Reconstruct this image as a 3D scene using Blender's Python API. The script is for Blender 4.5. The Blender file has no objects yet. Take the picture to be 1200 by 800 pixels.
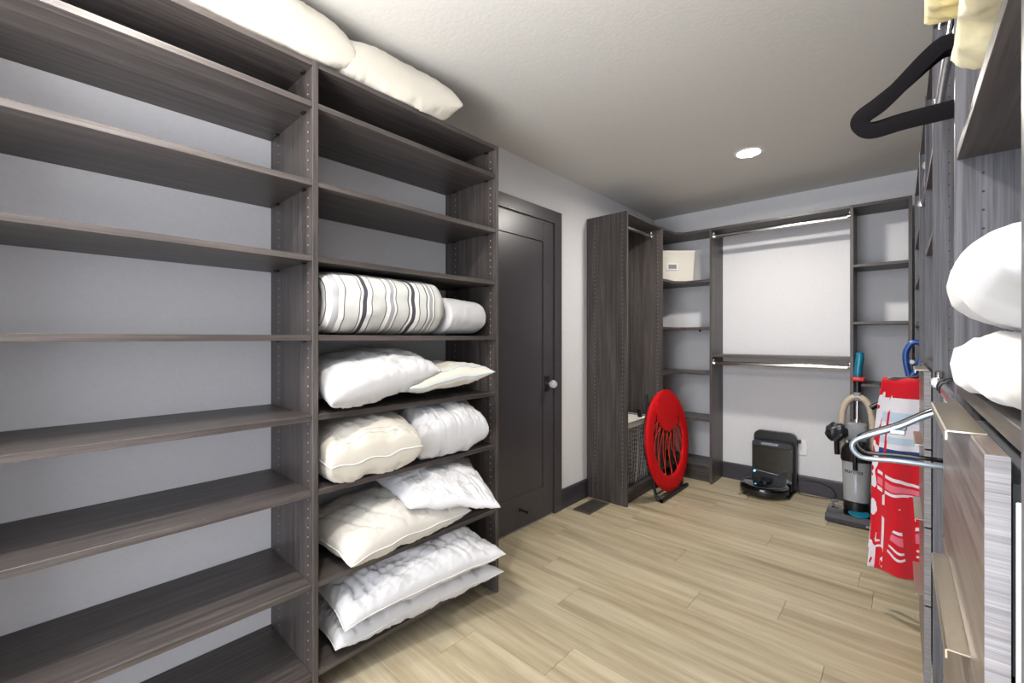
import bpy, bmesh, math, random
from mathutils import Vector, Matrix, noise
from mathutils.bvhtree import BVHTree
R = math.radians
random.seed(7)
S = bpy.context.scene
C = S.collection

# ------------------------------------------------------------------ camera
cam_d = bpy.data.cameras.new('camera'); cam = bpy.data.objects.new('camera', cam_d); C.objects.link(cam)
cam.location = (0, 0, 1.23); cam.rotation_euler = (R(90), 0, R(42.312))
cam_d.sensor_width = 36; cam_d.lens = 36 * 508.75 / 1200; cam_d.shift_y = -3.39 / 1200
cam_d.clip_start = 0.02; cam_d.clip_end = 50
S.camera = cam
# ------------------------------------------------------------------ world, daylight from the doorway, exposure
W = bpy.data.worlds.new('world'); S.world = W; W.use_nodes = True
W.node_tree.nodes['Background'].inputs[0].default_value = (0.84, 0.89, 1.0, 1)
W.node_tree.nodes['Background'].inputs[1].default_value = 0.92
def area_light(name, loc, rot, sx, sy, power, col, shape='RECTANGLE', spread=180):
    d = bpy.data.lights.new(name, 'AREA'); d.shape = shape; d.size = sx; d.size_y = sy; d.energy = power; d.color = col
    d.spread = R(spread)
    o = bpy.data.objects.new(name, d); C.objects.link(o); o.location = loc; o.rotation_euler = rot
    return o
area_light('doorway_daylight', (-0.75, -1.45, 1.15), (R(90), 0, 0), 1.9, 2.1, 30, (0.88, 0.92, 1.0))
area_light('bounced_flash', (-0.70, -0.75, 1.40), (R(160), 0, 0), .8, .6, 26, (1, .975, .95), spread=130)
LAMP_POWER = 13
S.view_settings.view_transform = 'Standard'; S.view_settings.look = 'None'
S.view_settings.gamma = 1; S.view_settings.use_curve_mapping = False
S.view_settings.exposure = 1.02

# ------------------------------------------------------------------ helpers
def srgb(r, g, b):
    f = lambda c: (c/255/12.92) if c/255 <= 0.04045 else ((c/255+0.055)/1.055)**2.4
    return (f(r), f(g), f(b), 1)
class NT:
    def __init__(s, name):
        s.m = bpy.data.materials.new(name); s.m.use_nodes = True; s.t = s.m.node_tree; s.n = s.t.nodes; s.b = s.n['Principled BSDF']
    def new(s, typ, **kw):
        n = s.n.new(typ)
        for k, v in kw.items(): setattr(n, k, v)
        return n
    def link(s, a, b): s.t.links.new(a, b)
    def ramp(s, fac, stops, interp='LINEAR'):
        r = s.new('ShaderNodeValToRGB'); r.color_ramp.interpolation = interp
        while len(r.color_ramp.elements) < len(stops): r.color_ramp.elements.new(0.5)
        for e, (p, c) in zip(r.color_ramp.elements, stops): e.position = p; e.color = c
        s.link(fac, r.inputs[0]); return r.outputs[0]
    def noise(s, scale, vec=None, detail=3, rough=.5):
        n = s.new('ShaderNodeTexNoise'); n.inputs['Scale'].default_value = scale; n.inputs['Detail'].default_value = detail
        n.inputs['Roughness'].default_value = rough
        if vec is not None: s.link(vec, n.inputs['Vector'])
        return n.outputs['Fac']
    def coord(s, scale=(1, 1, 1), rnd=False):
        tc = s.new('ShaderNodeTexCoord'); v = tc.outputs['Object']
        if rnd:
            oi = s.new('ShaderNodeObjectInfo'); mu = s.new('ShaderNodeVectorMath', operation='MULTIPLY_ADD')
            cx = s.new('ShaderNodeCombineXYZ')
            s.link(oi.outputs['Random'], cx.inputs[0]); s.link(oi.outputs['Random'], cx.inputs[1]); s.link(oi.outputs['Random'], cx.inputs[2])
            s.link(cx.outputs[0], mu.inputs[0]); mu.inputs[1].default_value = (17, 31, 23); s.link(v, mu.inputs[2]); v = mu.outputs[0]
        mp = s.new('ShaderNodeMapping'); mp.inputs['Scale'].default_value = scale; s.link(v, mp.inputs[0]); return mp.outputs[0]
    def bump(s, h, strength, dist=0.001):
        b = s.new('ShaderNodeBump'); b.inputs['Strength'].default_value = strength; b.inputs['Distance'].default_value = dist
        s.link(h, b.inputs['Height']); s.link(b.outputs[0], s.b.inputs['Normal'])
    def mix(s, fac, a, b):
        m = s.new('ShaderNodeMix', data_type='RGBA')
        for v, i in ((fac, 0), (a, 6), (b, 7)):
            if hasattr(v, 'links'): s.link(v, m.inputs[i])
            else: m.inputs[i].default_value = v
        return m.outputs[2]
    def base(s, v):
        if hasattr(v, 'links'): s.link(v, s.b.inputs['Base Color'])
        else: s.b.inputs['Base Color'].default_value = v
def simple(name, col, rough=.5, metal=0, nscale=40, namp=.06, bump=0, spec=.5, coat=0):
    t = NT(name); t.b.inputs['Roughness'].default_value = rough; t.b.inputs['Metallic'].default_value = metal
    t.b.inputs['Specular IOR Level'].default_value = spec; t.b.inputs['Coat Weight'].default_value = coat
    n = t.noise(nscale, t.coord())
    a = tuple(min(1, c*(1-namp)) for c in col[:3])+(1,); b = tuple(min(1, c*(1+namp)) for c in col[:3])+(1,)
    t.base(t.ramp(n, [(.3, a), (.7, b)]))
    if bump: t.bump(n, bump)
    return t.m
def wood(name, grain, dark=(52, 47, 45), mid=(74, 68, 66), light=(95, 88, 86), rough=.42, hi=70):
    t = NT(name)
    lo = 1.8
    sc = {'X': (lo, hi, hi), 'Y': (hi, lo, hi), 'Z': (hi, hi, lo)}[grain]
    n1 = t.noise(1.0, t.coord(sc, True), 5, .62)
    sc2 = tuple(c*5 if c == hi else c*4 for c in sc)
    n2 = t.noise(1.0, t.coord(sc2, True), 2, .5)
    c1 = t.ramp(n1, [(.30, srgb(*dark)), (.50, srgb(*mid)), (.72, srgb(*light))])
    c2 = t.ramp(n2, [(.35, (.72, .72, .72, 1)), (.62, (1.12, 1.12, 1.12, 1))])
    m = t.new('ShaderNodeMix', data_type='RGBA', blend_type='MULTIPLY'); m.inputs[0].default_value = .8
    t.link(c1, m.inputs[6]); t.link(c2, m.inputs[7]); t.base(m.outputs[2])
    t.b.inputs['Roughness'].default_value = rough; t.b.inputs['Specular IOR Level'].default_value = .5
    t.bump(n2, .25, .0006)
    return t.m
M = {}
M['wood_x'] = wood('dark laminate grain across', 'X'); M['wood_y'] = wood('dark laminate grain lengthwise', 'Y'); M['wood_z'] = wood('dark laminate grain upright', 'Z')
M['drawer'] = wood('drawer laminate', 'Y', (84, 74, 70), (112, 101, 96), (134, 123, 118), .33)
M['lit_edge'] = wood('drawer laminate lit edge', 'X', (112, 109, 110), (136, 133, 135), (152, 150, 152), .4, 220)  # drawer laminate made paler: light on the near end put into the colour
M['wood_z_lit'] = wood('dark laminate lit grain upright', 'Z', (70, 68, 71), (94, 93, 98), (112, 111, 117), .4)  # lit copy of the dark laminate, flash brightness painted into its colour
def wallmat(name, col, bs=.15):
    t = NT(name); n = t.noise(70, t.coord(), 4); t.base(t.ramp(n, [(.3, srgb(*[c-2 for c in col])), (.7, srgb(*[c+2 for c in col]))]))
    t.b.inputs['Roughness'].default_value = .75; t.b.inputs['Specular IOR Level'].default_value = .25; t.bump(n, bs, .002); return t.m
M['wall'] = wallmat('light grey wall paint', (216, 216, 219)); M['ceiling'] = wallmat('ceiling paint', (212, 210, 206), .35)
M['door'] = simple('dark door paint', srgb(66, 62, 67), .30, 0, 30, .03, .05)
M['base'] = simple('dark baseboard paint', srgb(56, 53, 60), .4, 0, 30, .03)
M['joint'] = simple('plank joint', srgb(172, 158, 130), .6)
# floor plank: pale oak with long cloudy streaks
t = NT('pale oak plank')
n1 = t.noise(1.0, t.coord((1.1, 14, 3), True), 4, .6); n2 = t.noise(1.0, t.coord((5, 120, 20), True), 3, .6); n3 = t.noise(1.0, t.coord((.5, 26, 2), True), 2)
c1 = t.ramp(n1, [(.28, srgb(150, 136, 110)), (.5, srgb(178, 166, 140)), (.72, srgb(198, 188, 164))])
c2 = t.ramp(n2, [(.3, (.86, .85, .83, 1)), (.65, (1.04, 1.04, 1.04, 1))]); c3 = t.ramp(n3, [(.34, (.84, .82, .78, 1)), (.5, (1, 1, 1, 1))])
m = t.new('ShaderNodeMix', data_type='RGBA', blend_type='MULTIPLY'); m.inputs[0].default_value = .8; t.link(c1, m.inputs[6]); t.link(c2, m.inputs[7])
m2 = t.new('ShaderNodeMix', data_type='RGBA', blend_type='MULTIPLY'); m2.inputs[0].default_value = .8; t.link(m.outputs[2], m2.inputs[6]); t.link(c3, m2.inputs[7])
oi = t.new('ShaderNodeObjectInfo'); tint = t.ramp(oi.outputs['Random'], [(0, (.95, .95, .94, 1)), (1, (1.04, 1.035, 1.02, 1))])
m3 = t.new('ShaderNodeMix', data_type='RGBA', blend_type='MULTIPLY'); m3.inputs[0].default_value = 1; t.link(m2.outputs[2], m3.inputs[6]); t.link(tint, m3.inputs[7])
t.base(m3.outputs[2]); t.b.inputs['Roughness'].default_value = .42; t.b.inputs['Specular IOR Level'].default_value = .4; t.bump(n2, .15, .0005)
M['plank'] = t.m
def cloth(name, col, weave=900, amp=.03, rough=.85, sheen=.25):
    t = NT(name); n = t.noise(weave, t.coord(), 2); n2 = t.noise(12, t.coord(), 3)
    a = tuple(c*(1-amp) for c in col[:3])+(1,)
    t.base(t.ramp(n2, [(.35, a), (.65, col)])); t.b.inputs['Roughness'].default_value = rough; t.b.inputs['Specular IOR Level'].default_value = .2
    t.b.inputs['Sheen Weight'].default_value = sheen; t.bump(n, .12, .0006); return t.m
M['white_cotton'] = cloth('white cotton', srgb(194, 194, 196)); M['cream_cotton'] = cloth('cream cotton', srgb(194, 190, 182))
M['warm_cotton'] = cloth('warm white cotton', srgb(195, 190, 179)); M['fleece'] = cloth('white fleece', srgb(194, 190, 182), 260, .04, 1, .5)
M['yellow_cloth'] = cloth('pale yellow cloth', srgb(222, 206, 150), 500, .1); M['pale_yellow_cloth'] = cloth('cream yellow cloth', srgb(232, 222, 184), 500, .08)
M['blue_piping'] = simple('pale blue piping', srgb(150, 180, 200), .8); M['white_piping'] = simple('white piping', srgb(214, 212, 208), .8)
M['chrome'] = simple('chrome', srgb(205, 205, 206), .16, 1); M['nickel'] = simple('champagne metal', srgb(200, 190, 172), .34, 1, 200, .04)
M['wire'] = simple('silver wire', srgb(190, 190, 190), .3, .8); M['black_metal'] = simple('black metal', srgb(26, 26, 28), .4, .2)
M['grey_metal'] = simple('dark grey tube', srgb(58, 60, 66), .35, .5)
M['pin_dark'] = simple('brown pin hole', srgb(72, 46, 38), .8)
M['vent_metal'] = simple('bronze grey metal', srgb(92, 86, 80), .4, .3)
M['black_plastic'] = simple('black plastic', srgb(20, 20, 23), .35); M['gloss_black'] = simple('glossy black', srgb(10, 10, 13), .1, 0, 20, .05, 0, .6, .6)
M['velvet'] = cloth('black velvet', srgb(16, 12, 16), 1200, .1, 1, .1); M['pin'] = simple('brass pin hole', srgb(226, 205, 180), .5)
M['red'] = cloth('red fabric', srgb(198, 8, 16), 700, .08, .75, 0); M['cord_red'] = simple('orange red cord', srgb(226, 52, 30), .6)
M['teal'] = simple('teal plastic', srgb(18, 112, 140), .25, 0, 30, .06, 0, .5, .4); M['blue'] = simple('blue plastic', srgb(26, 70, 140), .3, 0, 30, .05, 0, .5, .3)
M['red_plastic'] = simple('red plastic', srgb(190, 28, 24), .35); M['grey_plastic'] = simple('grey plastic', srgb(120, 122, 126), .35)
M['beige_hose'] = simple('beige hose', srgb(186, 172, 152), .5); M['white_plastic'] = simple('white plastic', srgb(232, 232, 232), .4)
M['beige_box'] = cloth('cream woven fabric', srgb(222, 218, 206), 120, .06)
M['silver'] = simple('silver grey plastic', srgb(150, 160, 168), .22, .6)
def emis(name, col, st):
    t = NT(name); t.base(col); t.b.inputs['Emission Color'].default_value = col; t.b.inputs['Emission Strength'].default_value = st; return t.m
M['lamp'] = emis('lamp diffuser', (1, .95, .86, 1), 9); M['led'] = emis('blue led', (.1, .6, 1, 1), 4)
t = NT('clear plastic'); t.base((.80, .82, .84, 1)); t.b.inputs['Roughness'].default_value = .08; t.b.inputs['Transmission Weight'].default_value = .6; t.b.inputs['IOR'].default_value = 1.2; M['clear'] = t.m
t = NT('cut glass'); t.base((.97, .98, 1, 1)); t.b.inputs['Roughness'].default_value = .03; t.b.inputs['Transmission Weight'].default_value = .6; t.b.inputs['IOR'].default_value = 1.5; M['glass'] = t.m

class MB:
    def __init__(s): s.v = []; s.f = []
    def add(s, vs, fs):
        o = len(s.v); s.v += [tuple(v) for v in vs]; s.f += [tuple(i+o for i in f) for f in fs]; return s
    def box(s, x0, x1, y0, y1, z0, z1, bev=0):
        if not bev:
            vs = [(x, y, z) for z in (z0, z1) for y in (y0, y1) for x in (x0, x1)]
            return s.add(vs, [(0, 2, 3, 1), (4, 5, 7, 6), (0, 1, 5, 4), (2, 6, 7, 3), (0, 4, 6, 2), (1, 3, 7, 5)])
        bm = bmesh.new(); bmesh.ops.create_cube(bm, size=1)
        for v in bm.verts: v.co = Vector(((x0+x1)/2+v.co.x*(x1-x0), (y0+y1)/2+v.co.y*(y1-y0), (z0+z1)/2+v.co.z*(z1-z0)))
        bmesh.ops.bevel(bm, geom=list(bm.edges), offset=bev, segments=1 if bev < .004 else 3, profile=.5, affect='EDGES')
        return s.bm(bm)
    def bm(s, bm):
        bm.verts.index_update(); s.add([v.co for v in bm.verts], [[v.index for v in f.verts] for f in bm.faces]); bm.free(); return s
    def prism(s, pts, axis, a, b):   # pts 2d polygon, extruded on axis from a to b
        n = len(pts)
        def P(p, t): return {'X': (t, p[0], p[1]), 'Y': (p[0], t, p[1]), 'Z': (p[0], p[1], t)}[axis]
        return s.add([P(p, a) for p in pts]+[P(p, b) for p in pts], [tuple(range(n))[::-1], tuple(range(n, 2*n))]+[(i, (i+1) % n, n+(i+1) % n, n+i) for i in range(n)])
    def cyl(s, p, q, r0, r1=None, n=16, cap=True):
        r1 = r0 if r1 is None else r1; p = Vector(p); q = Vector(q); d = (q-p).normalized()
        u = d.orthogonal().normalized(); w = d.cross(u)
        vs = [c+r*(math.cos(6.28318*i/n)*u+math.sin(6.28318*i/n)*w) for c, r in ((p, r0), (q, r1)) for i in range(n)]
        fs = [(i, (i+1) % n, n+(i+1) % n, n+i) for i in range(n)]
        if cap: fs += [tuple(range(n))[::-1], tuple(range(n, 2*n))]
        return s.add(vs, fs)
    def lathe(s, prof, origin=(0, 0, 0), n=32, axis=None, a0=0, a1=360, cap=True):
        full = abs(a1-a0) >= 360; o = Vector(origin); k = n if full else n+1
        mt = Matrix() if axis is None else Vector(axis).to_track_quat('Z', 'Y').to_matrix().to_4x4()
        vs = []
        for r, z in prof:
            for i in range(k):
                a = R(a0+(a1-a0)*i/n); vs.append(o+mt @ Vector((r*math.cos(a), r*math.sin(a), z)))
        fs = []
        for j in range(len(prof)-1):
            for i in range(n if full else n):
                i2 = (i+1) % k
                fs.append((j*k+i, j*k+i2, (j+1)*k+i2, (j+1)*k+i))
        if cap and full and prof[0][0] > 1e-5: fs.append(tuple(range(k))[::-1])
        if cap and full and prof[-1][0] > 1e-5: fs.append(tuple(range((len(prof)-1)*k, len(prof)*k)))
        return s.add(vs, fs)
    def tube(s, path, r, n=8, closed=False, flat=None, normal=None):
        # flat=(ra, rb): ra along 'normal', rb in plane
        P = [Vector(p) for p in path]; m = len(P); vs = []; up = Vector(normal) if normal else None
        prev = None
        for i, p in enumerate(P):
            a = P[i-1] if (i or closed) else p; b = P[(i+1) % m] if (i < m-1 or closed) else p
            d = (b-a).normalized()
            if up is not None: u = up.normalized()
            else:
                u = d.orthogonal().normalized() if prev is None else (prev-d*prev.dot(d)).normalized()
                prev = u
            w = d.cross(u).normalized()
            rr = r[i] if isinstance(r, (list, tuple)) else r
            ra, rb = flat if flat else (rr, rr)
            for k in range(n):
                t_ = 6.28318*k/n; vs.append(p+u*ra*math.cos(t_)+w*rb*math.sin(t_))
        fs = []
        for i in range(m if closed else m-1):
            j = (i+1) % m
            for k in range(n): fs.append((i*n+k, i*n+(k+1) % n, j*n+(k+1) % n, j*n+k))
        if not closed: fs += [tuple(range(n))[::-1], tuple(range((m-1)*n, m*n))]
        return s.add(vs, fs)
    def build(s, name, mat, parent=None, smooth=None, loc=None):
        me = bpy.data.meshes.new(name); me.from_pydata(s.v, [], s.f); me.validate()
        bm = bmesh.new(); bm.from_mesh(me); bmesh.ops.recalc_face_normals(bm, faces=bm.faces); bm.to_mesh(me); bm.free()
        me.materials.append(M[mat] if isinstance(mat, str) else mat)
        if smooth:
            me.polygons.foreach_set('use_smooth', [True]*len(me.polygons))
            me.set_sharp_from_angle(angle=R(smooth))
        o = bpy.data.objects.new(name, me); C.objects.link(o)
        if parent: o.parent = parent
        if loc: o.location = loc
        return o
def tag(o, label=None, cat=None, group=None, kind=None):
    for k, v in (('label', label), ('category', cat), ('group', group), ('kind', kind)):
        if v: o[k] = v
    return o
def thing(name, loc, label, cat, group=None, rz=0, rot=None):
    o = bpy.data.objects.new(name, None); o.empty_display_size = .1; C.objects.link(o); o.location = loc; o.rotation_euler = rot or (0, 0, rz)
    return tag(o, label, cat, group)
def bx(*a, bev=0): return MB().box(*a, bev=bev)
def arc(cx, cy, r, a0, a1, n=6): return [(cx+r*math.cos(R(a0+(a1-a0)*i/n)), cy+r*math.sin(R(a0+(a1-a0)*i/n))) for i in range(n+1)]
def rrect(x0, x1, y0, y1, r, n=5): return arc(x1-r, y0+r, r, -90, 0, n)+arc(x1-r, y1-r, r, 0, 90, n)+arc(x0+r, y1-r, r, 90, 180, n)+arc(x0+r, y0+r, r, 180, 270, n)
def smooth_path(pts, n=6):
    P = [Vector(p) for p in pts]; out = []
    for i in range(len(P)-1):
        a = P[max(i-1, 0)]; b = P[i]; c = P[i+1]; d = P[min(i+2, len(P)-1)]
        for k in range(n):
            u = k/n; out.append(.5*((2*b)+(c-a)*u+(2*a-5*b+4*c-d)*u*u+(3*b-a-3*c+d)*u**3))
    out.append(P[-1]); return out

# ------------------------------------------------------------------ room dimensions
WL, FR, YB, HC, H = -1.852, -1.469, 4.132, 2.404, 2.162
YN = -1.25; TH = .019
ANG = -.0  # walls square; the right hand run stands .01 rad off
def st(o): o['kind'] = 'structure'; return o
# floor with planks
fl = st(bx(WL-.1, .75, YN-.3, YB+.1, -.06, -.0045).build('floor', 'joint'))
PW = .186; row = 0; y1 = 2.37
known = {0: -.42, 1: -.744, 2: -1.45, 5: -.98, 6: -1.35, 4: -.30, 3: .02, -1: -.95, -2: -.12, -3: -1.40, -4: -.62}
k = math.floor((2.37-YB)/PW)
while True:
    ya = 2.37-(k+1)*PW; yb_ = 2.37-k*PW
    if yb_ < YN-.25: break
    ya2, yb2 = max(ya, YN-.28), min(yb_, YB-.001)
    if yb2-ya2 > .01:
        j0 = known.get(k, random.uniform(-1.7, -.5)); x = j0
        while x > WL: x -= 1.22
        while x < .5:
            xa, xb = max(x, WL+.002), min(x+1.22, .5)
            if xb-xa > .02: bx(xa+.0006, xb-.0006, ya2+.0007, yb2-.0007, -.0044, 0, bev=.0007).build('plank', 'plank', fl)
            x += 1.22
    k += 1
st(bx(WL-.1, .75, YN-.3, YB+.1, HC, HC+.1).build('ceiling', 'ceiling'))
st(bx(WL-.1, WL, YN-.3, YB+.1, -.005, HC).build('wall_left', 'wall'))
st(bx(WL, .5, YB, YB+.1, -.005, HC).build('wall_back', 'wall'))
wr = st(MB().prism([(.447, YN-.3), (.6, YN-.3), (.6, YB), (.395, YB)], 'Z', -.005, HC).build('wall_right', 'wall'))
wn = MB().box(WL, -1.75, YN-.1, YN, -.004, HC).box(.30, .43, YN-.1, YN, -.004, HC).box(-1.75, .30, YN-.1, YN, 2.25, HC)
st(wn.build('wall_near', 'wall'))
# baseboards
def baseboard(name, x0, x1, y0, y1, side):
    m_ = MB()
    if side == 'left': m_.prism([(x0, 0), (x1, 0), (x1, .130), (x1-.004, .140), (x0, .140)], 'Y', y0, y1)
    else: m_.prism([(y1, 0), (y0, 0), (y0, .130), (y0+.004, .140), (y1, .140)], 'X', x0, x1)
    return st(m_.build(name, 'base'))
baseboard('baseboard_left', WL, WL+.016, 2.542, 2.899, 'left')
baseboard('baseboard_back', -1.213, -.30, YB-.016, YB, 'back')

# ------------------------------------------------------------------ door
dr = bpy.data.objects.new('door_1', None); C.objects.link(dr); dr.location = (WL, 2.05, 0); dr['kind'] = 'structure'
def dl(mb, name, mat, sm=None, par=None):
    mb.v = [(x-WL, y-2.05, z) for x, y, z in mb.v] if par is None else mb.v
    return mb.build(name, mat, par or dr, sm)
Y0d, Y1d = 1.645, 2.455
dl(MB().prism([(Y1d+.002, .0), (Y1d+.085, .0), (Y1d+.085, 2.125), (Y0d-.085, 2.125), (Y0d-.085, 0), (Y0d-.002, 0), (Y0d-.002, 2.040), (Y1d+.002, 2.040)], 'X', WL+.0005, WL+.022), 'casing', 'door')
fr = MB(); X1 = WL+.012
fr.box(WL+.001, X1, Y0d, Y0d+.115, .012, 2.032, bev=.0015).box(WL+.001, X1, Y1d-.115, Y1d, .012, 2.032, bev=.0015)
fr.box(WL+.001, X1, Y0d+.115, Y1d-.115, 1.893, 2.032, bev=.0015).box(WL+.001, X1, Y0d+.115, Y1d-.115, .012, .218, bev=.0015)
slab = dl(fr, 'door_frame', 'door')
dl(bx(WL+.0008, WL+.004, Y0d+.113, Y1d-.113, .216, 1.895), 'door_panel', 'door')
pl = dl(bx(X1, X1+.006, 2.350, 2.402, .868, .972, bev=.0015), 'knob_plate', 'black_metal')
dl(MB().cyl((X1+.005, 2.377, .92), (X1+.035, 2.377, .92), .009), 'knob_stem', 'chrome', 30)
kn = MB().lathe([(0, -.026), (.016, -.026), (.025, -.012), (.028, 0), (.025, .012), (.016, .024), (0, .024)], (X1+.056, 2.377, .92), 8, (1, 0, 0))
dl(kn, 'door_knob', 'glass')
stp = MB().lathe([(0, 0), (.014, 0), (.014, .004), (.006, .008), (.006, .045), (.009, .046), (.009, .058), (0, .06)], (X1, 2.10, .13), 14, (1, .25, -.15))
dl(stp, 'door_stop', 'black_metal', 30)
# wall left of casing head is plain. floor vent
v = thing('floor_vent', (-1.71, 2.74, 0), 'dark metal floor vent grille beside the tall hanging cabinet', 'vent')
bx(-.07, .07, -.135, .135, .0005, .0035, bev=.001).build('backing', 'black_metal', v)
fm = MB()
for a in ((-.07, .07, -.135, -.118), (-.07, .07, .118, .135), (-.07, -.056, -.118, .118), (.056, .07, -.118, .118)): fm.box(*a, .0035, .006)
fm.build('frame', 'vent_metal', v)
for i in range(15):
    yy = -.112+i*.016; bx(-.056, .056, yy-.0025, yy+.0025, .0035, .0055).build('slat', 'vent_metal', v)
for i in range(3): bx(-.030+i*.028, -.026+i*.028, -.118, .118, .0036, .0052).build('cross_bar', 'vent_metal', v)

# ------------------------------------------------------------------ recessed lamps
def downlight(x, y, label):
    t_ = thing('recessed_light', (x, y, HC), label, 'light')
    MB().lathe([(.066, -.001), (.068, -.004), (.086, -.003), (.088, 0), (.066, 0)], n=40, cap=False).build('trim_ring', 'white_plastic', t_, 40)
    MB().lathe([(0, -.002), (.066, -.002)], n=40).build('diffuser', 'lamp', t_)
    l = area_light('recessed_lamp_light', (x, y, HC-.012), (0, 0, 0), .13, .13, LAMP_POWER, (1, .96, .90), 'DISK', 172)
    return t_
downlight(-.742, 3.036, 'round white recessed ceiling light, glowing, near the far end of the room')
downlight(-.742, .18, 'round white recessed ceiling light above the open shelves, outside the frame')

# ------------------------------------------------------------------ shelving helpers
def holes(face, axis, u, z0, z1, mb, step=.032, skip=(), r=.0028):
    # face: (coordinate value, outward sign) of the plane normal to Y ; u: X position
    yv, sg = face; z = z0
    while z < z1:
        if not any(a-.012 < z < b+.012 for a, b in skip):
            n = 6; vs = [(u+r*math.cos(6.283*i/n), yv+sg*.0004, z+r*math.sin(6.283*i/n)) for i in range(n)]
            if axis == 'X': vs = [(yv+sg*.0004, u+r*math.cos(6.283*i/n), z+r*math.sin(6.283*i/n)) for i in range(n)]
            mb.add(vs, [tuple(range(n))])
        z += step
def hole_part(mb, parent, mt='pin'): o = mb.build('pin_holes', mt, parent); o['kind'] = 'stuff'; return o
def panel(name, parent, *a, mat='wood_z'): return bx(*a, bev=.0008).build(name, mat, parent)

# ------------------------------------------------------------------ left shelving unit
lu = thing('shelving_unit', (WL, .6, 0), 'tall dark woodgrain open shelving unit with two bays along the left wall', 'shelf')
lu.location = (0, 0, 0)
ya, yc0, yc1, ye0, ye1 = -.27, .6245, .6435, 1.498, 1.517
for y0, y1 in ((ya-TH, ya), (yc0, yc1), (ye0, ye1)): panel('side_panel', lu, WL+.001, FR, y0, y1, 0, H)
SZ = [(2.143, 2.162), (2.005, 2.024), (1.7415, 1.7605), (1.4895, 1.5085), (1.223, 1.242), (.954, .973), (.7003, .7193), (.3895, .4085), (.0896, .1086)]
for z0, z1 in SZ:
    for y0, y1 in ((ya, yc0), (yc1, ye0)): panel('shelf' if z0 < 2.1 else 'top_board', lu, WL+.001, FR-.002, y0+.0003, y1-.0003, z0, z1, mat='wood_y')
h_ = MB()
for fc in ((yc0, -1), (yc1, 1), (ye0, -1), (ya, 1)):
    for u in (FR-.037, FR-.30): holes(fc, 'Y', u, .14, 2.12, h_, skip=SZ)
hole_part(h_, lu)
cl = MB()
for z0, z1 in SZ[:8]:
    for yy, sg in ((yc0, -1), (ye0, -1)):
        for u in (FR-.06, FR-.30): cl.box(u-.012, u+.012, yy-.014 if sg < 0 else yy, yy if sg < 0 else yy+.014, z0-.006, z0-.0002, bev=.002)
o = cl.build('shelf_clips', 'black_plastic', lu); o['kind'] = 'stuff'

# ------------------------------------------------------------------ hanging cabinet on the left wall
hu = thing('hanging_cabinet', (0, 0, 0), 'tall dark woodgrain hanging cabinet with one rod, beside the dark door', 'cabinet')
HX = -1.508; ha, hb = 2.90, 3.511
panel('side_panel', hu, WL+.001, HX, ha, ha+TH, 0, H); panel('side_panel', hu, WL+.001, HX, hb, hb+TH, 0, H)
panel('top_board', hu, WL+.001, HX-.002, ha+TH, hb, H-TH, H, mat='wood_y')
panel('bottom_shelf', hu, WL+.001, HX-.002, ha+TH, hb, .095, .114, mat='wood_y')
panel('kick_board', hu, HX-.05, HX-.035, ha+TH, hb, 0, .0948, mat='wood_y')
h_ = MB()
for fc in ((ha, -1), (hb, -1)):
    for u in (HX-.037, HX-.27): holes(fc, 'Y', u, .14, 2.12, h_, skip=[(H-TH, H)], r=.0022)
hole_part(h_, hu)
def rod(parent, p, q, r=.0135):
    p = Vector(p); q = Vector(q); d = (q-p).normalized()
    m_ = MB().tube([p+d*.004, q-d*.004], r, 16, flat=(r*1.25, r*.75), normal=(0, 0, 1)); o = m_.build('hanging_rod', 'chrome', parent, 40)
    for e, s_ in ((p, 1), (q, -1)):
        b = MB(); ax = e+d*s_*.005
        b.cyl(e+d*s_*.0005, e+d*s_*.016, .020, .017, 14)
        b.cyl(e+d*s_*.0008+Vector((0, 0, .018)), e+d*s_*.006+Vector((0, 0, .034)), .009, .009, 10)
        b.build('rod_bracket', 'white_plastic' if False else 'chrome', parent, 40)
rod(hu, (-1.60, ha+TH, 2.095), (-1.60, hb, 2.095))

# ------------------------------------------------------------------ back wall unit
bu = thing('closet_unit', (0, 0, 0), 'dark woodgrain back wall closet unit with corner shelves, two rods and open bays', 'cabinet')
BF = 3.837; xa0, xa1, xb0, xb1, xc0, xc1 = -1.235, -1.216, -.296, -.277, .006, .025
for a, b in ((xa0, xa1), (xb0, xb1), (xc0, xc1)): panel('side_panel', bu, a, b, BF, YB-.0005 if a != xa0 else YB-.0005, 0, H)
def lshelf(z0, z1, nm='corner_shelf'):
    pts = [(WL+.001, hb+TH+.0005), (HX-.002, hb+TH+.0005), (HX-.002, 3.76), (HX+.07, BF+.002), (xa0-.0003, BF+.002), (xa0-.0003, YB-.001), (WL+.001, YB-.001)]
    return MB().prism(pts, 'Z', z0, z1).build(nm, 'wood_x', bu)
LZ = [1.713, 1.309, .920, .524, .134]
for z in LZ: lshelf(z, z+.020)
lshelf(H-TH, H, 'top_board')
panel('kick_board', bu, WL+.02, xa0-.0003, BF+.045, BF+.06, 0, .1337, mat='wood_x')
panel('top_board', bu, xa1, xb0, BF+.002, YB-.001, H-TH, H, mat='wood_x'); panel('top_board', bu, xb1, xc0, BF+.002, YB-.001, H-TH, H, mat='wood_x')
panel('shelf', bu, xa1, xb0, BF+.002, YB-.001, 1.076, 1.096, mat='wood_x')
for z in (1.726, 1.328, .90): panel('shelf', bu, xb1, xc0, BF+.002, YB-.001, z, z+.019, mat='wood_x')
rod(bu, (xa1, 3.872, 2.092), (xb0, 3.872, 2.092)); rod(bu, (xa1, 3.872, 1.024), (xb0, 3.872, 1.024))
h_ = MB()
for u in (BF+.037, BF+.25): holes((xa1, 1), 'X', u, .2, 2.1, h_, skip=[(1.076, 1.096)], r=.0018)
hole_part(h_, bu)
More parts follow.
